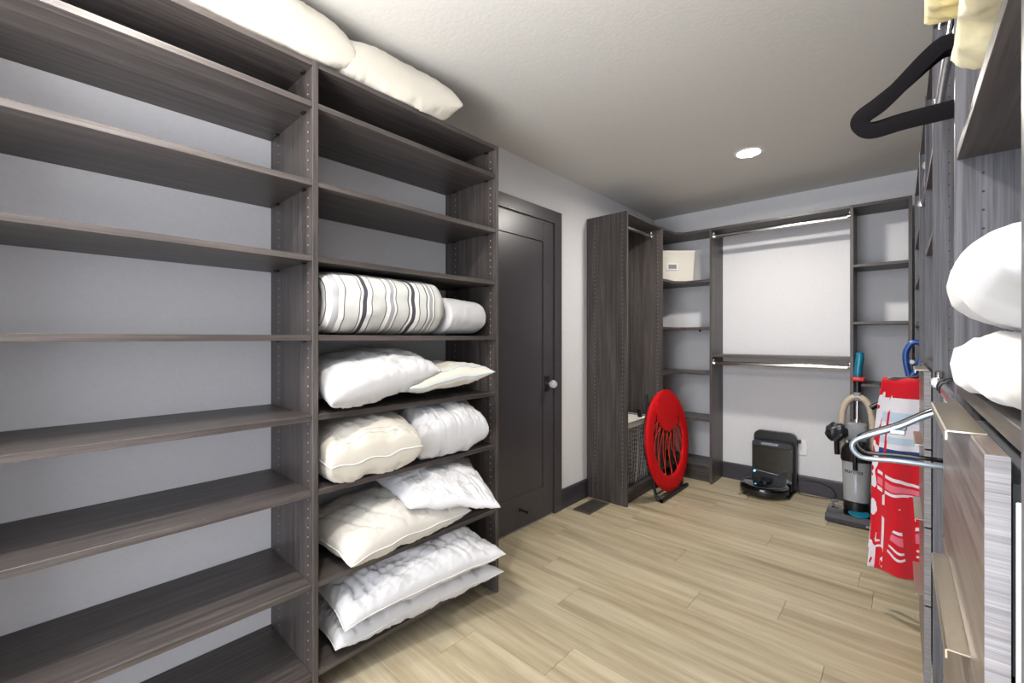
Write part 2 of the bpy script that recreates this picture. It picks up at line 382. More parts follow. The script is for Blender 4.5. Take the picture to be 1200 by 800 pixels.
for z in LZ[1:2]: bx(-1.33, -1.318, BF+.02, BF+.04, z-.022, z-.0002, bev=.003).build('shelf_bracket', 'black_plastic', bu)

# ------------------------------------------------------------------ right hand run (stands .01 rad off square)
RR = .01; RF = .074; RB = .432
def rt(name, label, cat, group=None): return thing(name, (0, 0, 0), label, cat, group, rz=RR)
PY = [.521, 1.10, 1.785, 2.30, 2.96, 3.795]
ru = rt('closet_unit', 'grey lit dark woodgrain closet unit running along the right wall', 'cabinet')
for y in PY: panel('side_panel', ru, RF, RB, y, y+TH, 0, H, mat='wood_z_lit')
for a, b in zip(PY[:-1], PY[1:]): panel('top_board', ru, RF+.002, RB, a+TH, b, H-TH, H, mat='wood_y')
for i in (0, 2, 4):
    for z in (1.546, 1.80): panel('shelf', ru, RF+.002, RB, PY[i]+TH+.0003, PY[i+1]-.0003, z, z+.02, mat='wood_y')
for i in (0, 2): panel('shelf', ru, RF+.002, RB, PY[i]+TH+.0003, PY[i+1]-.0003, 1.134, 1.154, mat='wood_y')
for z in (1.30, .90, .5, .1): panel('shelf', ru, RF+.002, RB, PY[4]+TH+.0003, PY[5]-.0003, z, z+.02, mat='wood_y')
for i in (1, 3): panel('bottom_shelf', ru, RF+.002, RB, PY[i]+TH+.0003, PY[i+1]-.0003, .09, .11, mat='wood_y')
for i in (1, 3):
    for z in (1.90, 1.10 if i == 1 else 1.08): rod(ru, (RF+.012, PY[i]+TH, z), (RF+.012, PY[i+1], z))
h_ = MB()
for y in PY[1:]:
    for u in (RF+.034, RF+.30): holes((y, -1), 'Y', u, .14, 2.12, h_, skip=[(1.12, 1.16), (1.546, 1.566), (1.80, 1.82)], r=.0022)
hole_part(h_, ru, 'pin_dark')
# drawers
def drawer_bank(y0, y1, hy0, hy1):
    z = 1.128
    for k in range(4):
        zt, zb = z-.0015, z-.240+.0015 if k < 3 else z-.240
        d = MB().box(RF-.0170, RF-.0008, y0, y1, zb, zt, bev=.0012).build('drawer', 'drawer', ru)
        bx(RF-.0168, RF-.001, y0-.0008, y0+.0004, zb+.0005, zt-.0005).build('lit_edge', 'lit_edge', d)  # thin added strip carrying the painted light of the drawer's near end
        bx(RF+.004, RF+.30, y0+.03, y1-.03, zb+.03, zt-.03).build('drawer_box', 'grey_plastic', d)
        # edge pull: plate lying on the drawer top that folds down in front
        prof = [(RF-.004, zt+.0005), (RF-.004, zt+.0022), (RF-.0345, zt+.0022), (RF-.0362, zt+.0008), (RF-.0362, zt-.0085), (RF-.0343, zt-.0085), (RF-.0343, zt+.0005)]
        MB().prism(prof, 'Y', hy0, hy1).build('handle', 'nickel', d)
        z -= .242
    bx(RF+.03, RF+.045, y0+.01, y1-.01, 0, .155).build('kick_board', 'wood_y', ru)
drawer_bank(.575, 1.065, .68, .97)
drawer_bank(1.855, 2.285, 1.93, 2.20)
o = bx(RF+.0005, RF+.012, .5405, .566, .62, 1.09, bev=.001).build('drawer_slide', 'white_plastic', ru)

# ------------------------------------------------------------------ pillows
def lerp(a, b, t): return a+(b-a)*t
def pillow(name, corners, thick, mat, label, cat='pillow', group=None, seed=0, zmin=None, zmax=None, lim=None, over=None, puff=1.0, wr=1.0, bot=.45,
           pinch=.07, NU=120, NV=84, power=.42, sag=0, rnd=0, front_drop=None, ridge=None, frame=None):
    """corners: (u0v0, u1v0, u1v1, u0v1) world points of the seam corners"""
    c = [Vector(p) for p in corners]; du = (c[1]-c[0]+c[2]-c[3]).normalized(); dv = (c[3]-c[0]+c[2]-c[1]).normalized(); n = du.cross(dv).normalized()
    if n.z < 0: n = -n
    L = ((c[1]-c[0]).length+(c[2]-c[3]).length)/2; Wd = ((c[3]-c[0]).length+(c[2]-c[1]).length)/2
    sd = Vector((seed*7.3, seed*3.1, seed*1.7))
    def pt(i, j, side):
        u = i/NU*2-1; v = j/NV*2-1
        # denser sampling near the seams
        u = math.sin(u*math.pi/2)*.35+u*.65; v = math.sin(v*math.pi/2)*.35+v*.65
        pu = u*(1-pinch*(1-v*v)*(u*u)); pv = v*(1-pinch*1.3*(1-u*u)*(v*v))
        if rnd: pu, pv = pu*math.sqrt(1-rnd*v*v), pv*math.sqrt(1-rnd*u*u)
        wob = .012*noise.noise(Vector((u*2.5, v*2.5, 4))+sd)
        U = (pu+1)/2; V = (pv+1)/2
        p = c[0]*(1-U)*(1-V)+c[1]*U*(1-V)+c[2]*U*V+c[3]*(1-U)*V
        e = max(0, (1-abs(u)**2.2))*max(0, (1-abs(v)**2.2))
        t_ = e**power
        q = Vector((u*L*.5, v*Wd*.5, side*.35))
        # creases: long soft folds, sharper ones fanning out from corners and seams
        w1 = noise.noise(q*4.2+sd)
        qa = Vector((q.x*3.0+q.y*2.2, q.y*13-q.x*5+2*w1, side*.5))+sd
        qb = Vector((q.x*14+q.y*7+2*w1, q.y*3.2, side*.5+3))+sd
        rid = lambda x: (1-abs(x)*2.2)
        f = .45*max(0, rid(noise.noise(qa)))**2+.45*max(0, rid(noise.noise(qb)))**2
        fine = noise.noise(q*26+sd)*.08+.35*max(0, 1-abs(noise.noise(Vector((q.x*9+q.y*6, q.y*30-q.x*16, 1))+sd))*4.5)**2+.30*max(0, 1-abs(noise.noise(Vector((q.x*28+q.y*10, q.y*9-q.x*6, 5))+sd))*4.5)**2
        edge = (1-e)**3
        seamw = math.sin((u*L*60 if abs(v) > abs(u) else v*Wd*60)+5*w1)*.10*edge*(e**.25)
        th = thick*.5*t_*puff*(1+.16*w1)
        d = -(f-.35)*.017*wr*min(1, t_*1.8)+fine*.010*wr*min(1, t_*2)+seamw*.02*wr
        a = (1.0 if side > 0 else bot/.5*.5/.5*.5*2)*th if side > 0 else th*bot*2*.5/.5*.5
        p = p+n*(side*(a+d))+n*wob
        if sag: p.z -= sag*max(0, (p.x-(FR)))*1.0
        return p
    vs = []; top = {}; botm = {}
    for j in range(NV+1):
        for i in range(NU+1): top[i, j] = len(vs); vs.append(pt(i, j, 1))
    for j in range(NV+1):
        for i in range(NU+1):
            if i in (0, NU) or j in (0, NV): botm[i, j] = top[i, j]
            else: botm[i, j] = len(vs); vs.append(pt(i, j, -1))
    trees = []
    for ov in (over or []):
        me = ov.data; trees.append((BVHTree.FromPolygons([ov.matrix_world @ v_.co for v_ in me.vertices], [tuple(p_.vertices) for p_ in me.polygons])))
    base_z = [p.z for p in vs]
    for k_, p in enumerate(vs):
        if lim:
            x0, x1, y0, y1 = lim
            inside = (x1 is None or p.x < x1)
            if p.x < x0: p.x = x0+.001
            if inside or True:
                if y0 is not None and p.y < y0: p.y = y0+.001*(p.y-y0)
                if y1 is not None and p.y > y1 and inside: p.y = y1+.001*(p.y-y1)
        ins = (front is None or p.x < front) if (front := (lim[1] if lim else None)) is not None else True
        if zmin is not None and ins: p.z = max(p.z, zmin+.0015)
        if zmax is not None and ins: p.z = min(p.z, zmax-.0015)
    for tr in trees:
        for (ij, kb) in botm.items():
            kt = top[ij]
            p = vs[kb]; hit = tr.ray_cast(Vector((p.x, p.y, p.z+.5)), Vector((0, 0, -1)), 1.2)
            if hit[0] is not None and p.z < hit[0].z+.003: p.z = hit[0].z+.003
            pt_ = vs[kt]; hit = tr.ray_cast(Vector((pt_.x, pt_.y, pt_.z+.5)), Vector((0, 0, -1)), 1.2)
            if hit[0] is not None and pt_.z < hit[0].z+.006: pt_.z = hit[0].z+.006
    fs = []
    for j in range(NV):
        for i in range(NU):
            fs.append((top[i, j], top[i+1, j], top[i+1, j+1], top[i, j+1])); fs.append((botm[i, j], botm[i, j+1], botm[i+1, j+1], botm[i+1, j]))
    ctr = sum(c, Vector())/4; ctr.z = min(p.z for p in vs)
    mb = MB(); mb.add([p-ctr for p in vs], fs)
    o = mb.build(name, mat, None, 180, loc=ctr); bpy.context.view_layer.update()
    tag(o, label, cat, group)
    rim = [vs[top[i, 0]] for i in range(0, NU+1, 2)]+[vs[top[NU, j]] for j in range(2, NV+1, 2)]+[vs[top[i, NV]] for i in range(NU-2, -1, -2)]+[vs[top[0, j]] for j in range(NV-2, 0, -2)]
    o_rim = [p-ctr for p in rim]
    return o, o_rim, {'top': top, 'vs': vs, 'ctr': ctr, 'NU': NU, 'NV': NV, 'bot': botm}
def piping(o, rim, mat, r=.0022, name='piping'): return MB().tube(rim, r, 6, closed=True).build(name, mat, o, 60)
def seam_line(o, info, j, mat, r=.0015, side='top', name='seam', i0=0, i1=None, off=.001):
    vs, ctr, tb = info['vs'], info['ctr'], info[side]; i1 = i1 or info['NU']
    path = [vs[tb[i, j]]-ctr+Vector((off, 0, off)) for i in range(i0, i1+1, 2)]
    return MB().tube(path, r, 6).build(name, mat, o, 60)
LIM = (WL+.004, FR+.004, yc1+.003, ye0-.003)
# bottom shelf
z9 = .1086
p1, rim, inf = pillow('pillow', [(-1.462, .70, z9+.040), (-1.30, 1.375, z9+.105), (-1.80, 1.47, z9+.06), (-1.83, .68, z9+.05)], .16, 'white_cotton', 'large white pillow on the bottom shelf, lowest of the whole pile', seed=1, zmin=z9, lim=LIM, bot=.7, wr=1.1)
piping(p1, rim, 'white_piping', .0018)
p2, rim, inf = pillow('pillow', [(-1.425, .715, z9+.120), (-1.262, 1.345, z9+.205), (-1.80, 1.47, z9+.20), (-1.83, .68, z9+.20)], .19, 'white_cotton', 'crumpled white pillow on the bottom shelf, lying on top of the lowest pillow', seed=2, zmin=z9, zmax=.3895, lim=LIM, over=[p1], wr=1.25)
piping(p2, rim, 'white_piping', .0018)
# shelf 8
z8 = .4085
p3, rim, inf = pillow('pillow', [(-1.40, .725, z8+.05), (-1.335, 1.215, z8+.105), (-1.80, 1.33, z8+.11), (-1.83, .66, z8+.09)], .20, 'cream_cotton', 'plump off-white pillow on the second shelf from the floor, under a smaller one', seed=3, zmin=z8, lim=LIM, bot=.75, wr=.8)
piping(p3, rim, 'white_piping', .002)
p4, rim, inf = pillow('pillow', [(-1.40, .96, z8+.175), (-1.20, 1.255, z8+.150), (-1.62, 1.46, z8+.22), (-1.82, .98, z8+.235)], .13, 'white_cotton', 'smaller white pillow with a pointed corner sticking out, second shelf from the floor', seed=4, zmin=z8, zmax=.7003, lim=LIM, over=[p3], wr=1.1)
# shelf 7
z7 = .7193
p5, rim, inf = pillow('pillow', [(-1.435, .672, z7+.07), (-1.395, 1.015, z7+.095), (-1.81, 1.09, z7+.12), (-1.83, .665, z7+.12)], .225, 'warm_cotton', 'cream pillow with a stitched double seam, left on the third shelf from the floor', seed=5, zmin=z7, zmax=.954, lim=LIM, bot=.95, puff=1.05, wr=.7, pinch=.02, power=.27)
piping(p5, rim, 'white_piping', .0022); seam_line(p5, inf, 12, 'white_piping'); seam_line(p5, inf, 8, 'white_piping')
p6, rim, inf = pillow('pillow', [(-1.44, 1.03, z7+.08), (-1.375, 1.36, z7+.10), (-1.80, 1.47, z7+.16), (-1.80, 1.06, z7+.16)], .235, 'white_cotton', 'folded white pillow, right on the third shelf from the floor', seed=6, zmin=z7, zmax=.954, lim=LIM, bot=.95, puff=1.05, wr=1.2, pinch=.03, power=.29)
# shelf 6
z6 = .973
p7, rim, inf = pillow('pillow', [(-1.43, .985, z6+.055), (-1.315, 1.335, z6+.115), (-1.78, 1.47, z6+.10), (-1.82, 1.03, z6+.07)], .125, 'warm_cotton', 'white pillow with pale blue piping on the fourth shelf from the floor', seed=7, zmin=z6, lim=LIM, bot=.7, wr=.5)
piping(p7, rim, 'blue_piping', .0022); seam_line(p7, inf, 9, 'blue_piping')
p8, rim, inf = pillow('pillow', [(-1.39, .652, z6+.045), (-1.42, 1.13, z6+.115), (-1.79, 1.20, z6+.175), (-1.82, .68, z6+.14)], .17, 'white_cotton', 'white pillow leaning over the blue-piped one, fourth shelf from the floor', seed=8, zmin=z6, zmax=1.223, lim=LIM, over=[p7], bot=.9, wr=.9, power=.34)
# shelf 5 : rolled striped blanket and white bundle
z5 = 1.242
t = NT('striped woven cotton')
tc = t.new('ShaderNodeTexCoord'); sp = t.new('ShaderNodeSeparateXYZ'); t.link(tc.outputs['UV'], sp.inputs[0])
Wt = srgb(232, 230, 226); G = srgb(196, 197, 193); D = srgb(66, 66, 74); N = srgb(92, 88, 90); MG = srgb(158, 158, 160)
st_ = [(0, G), (.05, N), (.058, Wt), (.075, MG), (.105, Wt), (.137, N), (.145, G), (.245, N), (.252, Wt), (.268, D), (.30, Wt), (.335, N), (.343, G), (.44, N), (.448, Wt), (.478, MG), (.508, Wt), (.525, N), (.533, G), (.625, N), (.633, Wt), (.655, D), (.685, Wt), (.72, N), (.728, G), (.785, N), (.793, Wt), (.81, MG), (.84, Wt), (.858, N), (.866, G)]
ra = t.ramp(sp.outputs[0], st_[:31], 'CONSTANT')
chk = t.new('ShaderNodeTexWave'); chk.inputs['Scale'].default_value = 260; chk.bands_direction = 'DIAGONAL'; t.link(tc.outputs['Object'], chk.inputs[0])
m = t.new('ShaderNodeMix', data_type='RGBA', blend_type='MULTIPLY'); m.inputs[0].default_value = .45
c2 = t.ramp(chk.outputs[1], [(.3, (.78, .78, .78, 1)), (.7, (1.05, 1.05, 1.05, 1))]); t.link(ra, m.inputs[6]); t.link(c2, m.inputs[7]); t.base(m.outputs[2])
t.b.inputs['Roughness'].default_value = .9; t.bump(chk.outputs[1], .3, .001); M['stripes'] = t.m
def roll(name, y0, y1, xc, zc, rx, rz, mat, label, cat, seed, pw=2.6, wr=1., taper=0):
    NY, NA = 64, 72; vs = []; fs = []; uvs = []
    prof = [(i/NY, 1.0) for i in range(NY+1)]
    rings = []
    dy_u = lambda d: .02+d*.867
    def ring(yf, sc, u):
        yy = lerp(y0, y1, yf); idx = []
        for k in range(NA):
            a = 6.28318*k/NA; ca, sa = math.cos(a), math.sin(a)
            rr = (abs(ca)**pw+abs(sa)**pw)**(-1/pw)
            nz = noise.noise(Vector((ca*1.5, yf*3, sa*1.5+seed)))*.035+noise.noise(Vector((ca*3+yf*2, yf*9, sa*3+seed)))*.03*wr
            s_ = sc*(1+nz)*(1-taper*yf)
            yoff = .0045*noise.noise(Vector((ca*2, yf*2+seed, sa*2)))
            x = xc+rx*rr*ca*s_; z = max(zc+rz*rr*sa*s_, z5+.0015)
            idx.append(len(vs)); vs.append((x, yy+yoff*2*min(1, yf*8, (1-yf)*8), z)); uvs.append(u)
        rings.append(idx)
    for sc, dy, u_ in ((.0, .10, .01), (.08, .09, .01), (.12, .035, .052), (.17, .065, .01), (.24, .020, .052), (.30, .045, .01), (.36, .012, .01), (.44, .03, .052), (.47, .045, .02), (.52, .012, .02), (.62, .006, .03), (.72, .0, .04), (.78, .003, .049), (.80, .004, .056), (.87, .012, .066), (.93, .028, .078), (.975, .05, .09)):
        ring(dy, sc, u_)
    for i in range(1, NY):
        yf = .05+.938*i/NY; e = min(1, (1-yf)/.10); ring(yf, .80+.20*math.sin(e*1.57)-.022*(1-min(1, (yf-.05)/.1)), yf*.959+.041)
    for sc in (.6, .3, 0): ring(.995, sc, .99)
    for a, b in zip(rings[:-1], rings[1:]):
        for k in range(NA): fs.append((a[k], a[(k+1) % NA], b[(k+1) % NA], b[k]))
    ctr = Vector((xc, (y0+y1)/2, z5+.001)); mb = MB(); mb.add([Vector(v)-ctr for v in vs], fs)
    o = mb.build(name, mat, None, 180, loc=ctr); me = o.data
    ul = me.uv_layers.new(name='UVMap')
    for lp in me.loops: ul.data[lp.index].uv = (uvs[lp.vertex_index] if lp.vertex_index < len(uvs) else 0, 0)
    return tag(o, label, cat)
roll('rolled_blanket', .670, 1.185, -1.612, z5+.118, .168, .116, 'stripes', 'rolled blanket with grey, white and navy stripes on the middle shelf', 'blanket', 3)
roll('rolled_pillow', 1.20, 1.45, -1.60, z5+.090, .148, .088, 'white_cotton', 'plain white rolled pillow on the middle shelf behind the striped blanket', 'pillow', 9, 2.3, .5, .12)
# pillows on the unit top
LT = (WL+.004, FR+.004, None, None)
pillow('pillow', [(-1.465, .66, H+.085), (-1.405, 1.235, H+.066), (-1.72, 1.22, H+.07), (-1.80, .66, H+.085)], .24, 'warm_cotton', 'long cream pillow with a pointed end, on top of the shelving unit near the door', seed=11, zmin=H, zmax=HC-.012, lim=LT, bot=.9, wr=.5, pinch=.06, power=.40)
pq, rim, inf = pillow('pillow', [(-1.41, .02, H+.10), (-1.455, .80, H+.085), (-1.68, .80, H+.12), (-1.78, .02, H+.12)], .225, 'warm_cotton', 'cream pillow on top of the shelving unit, further from the door', seed=12, zmin=H, zmax=HC-.008, lim=LT, bot=.95, wr=.5, power=.28, rnd=.12)

# linens in the right hand run (near bay)
def rpillow(name, x0, x1, y0, y1, z0, thick, mat, label, cat, seed, power=.4, wr=.6, pinch=.03, zmax=None, ov=None, bot=.5):
    zc = z0+thick*.5
    return pillow(name, [(x0, y0, zc), (x0-.005, y1, zc), (x1, y1, zc), (x1, y0, zc)], thick, mat, label, cat, seed=seed, zmin=z0, zmax=zmax, bot=1.0, power=power, wr=wr, pinch=pinch, over=ov, NU=72, NV=52, rnd=.26)
b1, _, _ = rpillow('folded_blanket', .040, .40, .543, 1.08, 1.154, .082, 'fleece', 'cream fleece blanket on the shelf above the near drawers, under the smooth pillow', 'blanket', 21, .20, .45)
rpillow('pillow', .036, .40, .543, 1.075, 1.224, .150, 'white_cotton', 'smooth white pillow lying on the cream fleece blanket at the right edge', 'pillow', 22, .42, .25, ov=[b1])
b2, _, _ = pillow('folded_blanket', [(.036, .575, 1.618), (.044, .862, 1.615), (.36, .87, 1.60), (.36, .57, 1.60)], .098, 'pale_yellow_cloth', 'pale cream folded blanket at the top right, under the yellow one', 'blanket', seed=23, zmin=1.566, power=.28, wr=1.3, pinch=.02, bot=.5, NU=56, NV=40)
pillow('folded_blanket', [(.000, .585, 1.690), (.018, .872, 1.688), (.36, .87, 1.69), (.36, .56, 1.69)], .115, 'yellow_cloth', 'pale yellow folded blanket at the top right, on a cream one', 'blanket', seed=24, zmin=1.566, zmax=1.799, power=.3, wr=1.3, pinch=.02, bot=.5, over=[b2], NU=56, NV=40)

# ------------------------------------------------------------------ hangers
def hanger(Y, xtip, ztip, half, rise, mat, label, group, sec, notch=False, hookmat='chrome', barz=None, yaw=0, nz=None):
    """plane of the hanger is normal to Y; origin at the hook top on the rod"""
    xc = xtip+half; neck = ztip+rise
    zr = nz
    t_ = thing('clothes_hanger', (xc-RR*Y, Y, zr), label, 'hanger', group, rz=RR+yaw)
    def L(x, z): return (x, 0, z)
    tipz = ztip-zr; nk = neck-zr
    pts = []
    r = .022
    # closed loop: left shoulder -> tip -> bar -> right
    left = [(-.018, nk), (-half*.28, nk-rise*.20), (-half*.52, nk-rise*.55), (-half+.035, tipz+.012), (-half+.008, tipz-.004), (-half+.001, tipz-.020), (-half+.010, tipz-.037), (-half+.03, tipz-.044), (-half*.5, tipz-.040)]
    full = left+[(0, tipz-.040)]+[(-x, z) for x, z in reversed(left)]
    path = smooth_path([L(x, z) for x, z in full], 4)
    body = MB().tube(path, .01, 8, closed=True, flat=sec, normal=(0, 1, 0)).build('body', mat, t_, 50)
    if notch:
        for s_ in (-1, 1):
            MB().box(s_*half*.52-.014, s_*half*.52+.014, -.004, .004, nk-rise*.62-.010, nk-rise*.62+.002, bev=.002).build('notch', mat, t_)
    hk = [L(0, nk-.01), L(0, nk+.035)]+[L(-.0+.021*math.sin(R(a))*1.0, .0-.006+.021*math.cos(R(a))-.0) for a in (150, 120, 90, 60, 30, 0, -30, -60, -90, -110)]
    MB().tube(smooth_path(hk, 3), .0020, 6).build('hook', hookmat, t_, 50)
    return t_
vg = 'black velvet hangers on the upper rod'
for k_ in range(4):
    hanger(1.31+k_*.011, -.068-.002*k_, 1.754+.006*k_, .154+.002*k_, .108-.006*k_, 'velvet', ('nearest', 'second nearest', 'third', 'rearmost')[k_]+' of the black velvet hangers on the upper rod at the right', vg, (.0035, .0170), nz=1.90+.024)
hanger(1.33, -.086, .990, .172, .080, 'silver', 'silver grey plastic hanger on the lower rod, tip over the vacuum cleaner', None, (.004, .0058), notch=True, nz=1.10+.024, hookmat='black_metal')
hanger(1.40, -.080, .990, .166, .080, 'gloss_black', 'glossy black plastic hanger on the lower rod just behind the silver one', None, (.004, .0052), notch=True, nz=1.10+.024, hookmat='black_metal')
# ------------------------------------------------------------------ beach towel on a hanger
TY = 2.62
th_ = hanger(TY, -.062, 1.035, .148, .03, 'black_plastic', 'black hanger carrying the red beach towel, lower rod further back', None, (.005, .007), nz=1.08+.024, hookmat='black_metal')
t = NT('beach towel print'); tc = t.new('ShaderNodeTexCoord'); sp = t.new('ShaderNodeSeparateXYZ'); t.link(tc.outputs['UV'], sp.inputs[0])
Rd = srgb(205, 10, 32); Wh = srgb(226, 222, 228); Lb = srgb(186, 204, 220); Nb = srgb(24, 62, 130); Pk = srgb(226, 110, 130)
bands = t.ramp(sp.outputs[1], [(0, Rd), (.10, Wh), (.175, Lb), (.225, Wh), (.30, Lb), (.335, Wh), (.36, Nb), (.425, Rd)], 'CONSTANT')
nw = t.new('ShaderNodeTexNoise'); nw.inputs['Scale'].default_value = 3.2; nw.inputs['Detail'].default_value = 1; t.link(tc.outputs['UV'], nw.inputs['Vector'])
ma = t.new('ShaderNodeMath', operation='MULTIPLY_ADD'); t.link(nw.outputs[0], ma.inputs[0]); ma.inputs[1].default_value = .16; t.link(sp.outputs[1], ma.inputs[2])
low0 = t.ramp(ma.outputs[0], [(0, Rd), (.575, Wh), (.592, Rd), (.606, Pk), (.640, Rd), (.648, Wh), (.662, Rd), (.735, Wh), (.750, Rd), (.835, Wh), (.850, Rd), (.862, Pk), (.905, Rd), (.935, Wh), (.948, Rd), (.965, Wh), (.980, Rd)], 'CONSTANT')
n5 = t.new('ShaderNodeTexNoise'); n5.inputs['Scale'].default_value = 4.5; n5.inputs['Detail'].default_value = 1; mp = t.new('ShaderNodeMapping'); mp.inputs['Scale'].default_value = (1.3, .6, 1); mp.inputs['Location'].default_value = (3, 1, 0)
t.link(tc.outputs['UV'], mp.inputs[0]); t.link(mp.outputs[0], n5.inputs['Vector'])
mk = t.ramp(n5.outputs[0], [(0, (0, 0, 0, 1)), (.38, (1, 1, 1, 1))], 'CONSTANT')
lowc = t.mix(mk, Rd, low0)
low = t.ramp(sp.outputs[1], [(0, (0, 0, 0, 1)), (.435, (1, 1, 1, 1))], 'CONSTANT'); full = t.mix(low, bands, lowc)
# white and red border along the folded edge
bo = t.ramp(sp.outputs[0], [(0, (1, 1, 1, 1)), (.05, (0, 0, 0, 1)), (.09, (1, 1, 1, 1)), (.11, (0, 0, 0, 1))], 'CONSTANT'); nb = t.noise(7, tc.outputs['UV'], 2); nbr = t.ramp(nb, [(0, Rd), (.5, Wh)], 'CONSTANT')
t.base(t.mix(bo, full, nbr)); t.b.inputs['Roughness'].default_value = .95; t.b.inputs['Sheen Weight'].default_value = .3
nf = t.noise(700, t.coord(), 2); t.bump(nf, .4, .002); M['towel'] = t.m
NX, NZ = 60, 70; vs = []; fs = []; uv = []
def towel_pt(u, v, back):
    s_ = v; z = 1.052-s_*.875+.030*u*(s_)*-1.0
    xl = -.058-.062*min(1, s_*1.0)-.01*math.sin(s_*5); x = lerp(xl, .33, u)
    fold = .016*math.sin(u*19+1.2*math.sin(s_*3))*min(1, .3+s_*1.2)+.006*noise.noise(Vector((u*5, s_*4, 2)))
    y = TY+(.014 if back else -.014)*(1 if s_ > .02 else s_/.02)+fold*(1 if not back else .9)+(.014 if back else -.014)*min(1, s_*2)
    if not back: z += .0
    else: z += .07*s_
    return (x-RR*TY, y, z)
for b in (0, 1):
    o0 = len(vs)
    for j in range(NZ+1):
        for i in range(NX+1): vs.append(towel_pt(i/NX, j/NZ, b)); uv.append((i/NX, j/NZ))
    for j in range(NZ):
        for i in range(NX): a = o0+j*(NX+1)+i; fs.append((a, a+1, a+NX+2, a+NX+1))
n1_ = (NX+1)*(NZ+1)
for i in range(NX): fs.append((i, i+1, n1_+i+1, n1_+i))
tw = MB(); o_ = Vector((.1, TY, .18)); tw.add([Vector(p)-o_ for p in vs], fs)
to = tw.build('beach_towel', 'towel', None, 180, loc=o_); ul = to.data.uv_layers.new(name='UVMap')
for lp in to.data.loops: ul.data[lp.index].uv = uv[lp.vertex_index]
sm = to.modifiers.new('thickness', 'SOLIDIFY'); sm.thickness = .004; sm.offset = 0
tag(to, 'red beach towel with white, pale blue and navy bands draped over a hanger', 'towel')

# ------------------------------------------------------------------ storage box on the corner shelf
bxo = thing('storage_box', (-1.600, 3.842, 1.7332), 'cream woven fabric storage box on the top corner shelf', 'box', rz=R(42.3))
w, d_, hh = .195, .12, .262
def taper(w0, w1, d0, d1, z0, z1):
    m_ = MB(); vs = [(-w0, -d0, z0), (w0, -d0, z0), (w0, d0, z0), (-w0, d0, z0), (-w1, -d1, z1), (w1, -d1, z1), (w1, d1, z1), (-w1, d1, z1)]
    m_.add(vs, [(3, 2, 1, 0), (4, 5, 6, 7), (0, 1, 5, 4), (1, 2, 6, 5), (2, 3, 7, 6), (3, 0, 4, 7)]); return m_
t = NT('ribbed cream fabric'); wv = t.new('ShaderNodeTexWave'); wv.inputs['Scale'].default_value = 42; wv.bands_direction = 'X'; tc = t.new('ShaderNodeTexCoord'); t.link(tc.outputs['Object'], wv.inputs[0])
t.base(t.ramp(wv.outputs[1], [(.2, srgb(196, 192, 182)), (.7, srgb(226, 222, 212))])); t.b.inputs['Roughness'].default_value = .9; t.bump(wv.outputs[1], .5, .003); M['ribbed'] = t.m
taper(w-.012, w, d_-.01, d_, 0, hh).build('body', 'ribbed', bxo)
taper(w+.002, w+.002, d_+.002, d_+.002, hh-.012, hh+.004).build('rim', 'beige_box', bxo)
lb = MB(); lx = -.0; lz = .125
for a in ((lx-.044, lx+.044, lz+.020, lz+.028), (lx-.044, lx+.044, lz-.028, lz-.020), (lx-.044, lx-.036, lz-.02, lz+.02), (lx+.036, lx+.044, lz-.02, lz+.02)): lb.box(a[0], a[1], -d_-.004, -d_+.006, a[2], a[3])
lb.build('label_frame', 'white_plastic', bxo); bx(lx-.036, lx+.036, -d_-.001, -d_+.006, lz-.02, lz+.02).build('label_card', 'grey_plastic', bxo)

# ------------------------------------------------------------------ wire basket in the hanging cabinet
wb = thing('wire_basket', (-1.68, 3.17, .114), 'silver wire laundry basket with a cloth liner, behind the red chair', 'basket')
def wrect(z, a, b): return [(-a, -b, z), (a, -b, z), (a, b, z), (-a, b, z)]
a0, b0, a1, b1, hz = .115, .19, .145, .23, .485
rm = MB().tube(wrect(hz, a1, b1), .0045, 6, closed=True).tube(wrect(hz-.04, a1-.003, b1-.003), .003, 6, closed=True); rm.build('rim', 'wire', wb, 50)
ws = MB()
for z in [i*.035+.004 for i in range(12)]:
    f_ = z/hz; ws.tube(wrect(z, lerp(a0, a1, f_), lerp(b0, b1, f_)), .0016, 5, closed=True)
for i in range(15):
    f_ = i/14*2-1
    for s_ in (-1, 1): ws.tube([(s_*a0, f_*b0, .004), (s_*a1, f_*b1, hz)], .0016, 5)
for i in range(9):
    f_ = i/8*2-1
    for s_ in (-1, 1): ws.tube([(f_*a0, s_*b0, .004), (f_*a1, s_*b1, hz)], .0016, 5)
    ws.tube([(f_*a0, -b0, .004), (f_*a0, b0, .004)], .0016, 5)
ws.build('wire_mesh', 'wire', wb, 50)
MB().tube([(-.11, -.19, .02), (a1-.01, -.235, hz-.03)], .003, 6).tube(smooth_path([(a0+.014, -.16, hz-.02), (a0+.004, -.15, .02), (a0+.004, -.02, .02), (a0+.016, -.01, hz-.02)], 5), .0032, 6).build('support_wire', 'wire', wb, 50)
taper(a1-.012, a1-.006, b1-.012, b1-.006, hz-.045, hz-.008).build('liner', 'beige_box', wb)

# ------------------------------------------------------------------ folded red bungee chair
bc = thing('bungee_chair', (-1.385, 3.40, 0), 'red round bungee cord chair folded and leaning against the hanging cabinet', 'chair')
bc.rotation_euler = (0, R(-6), R(0))
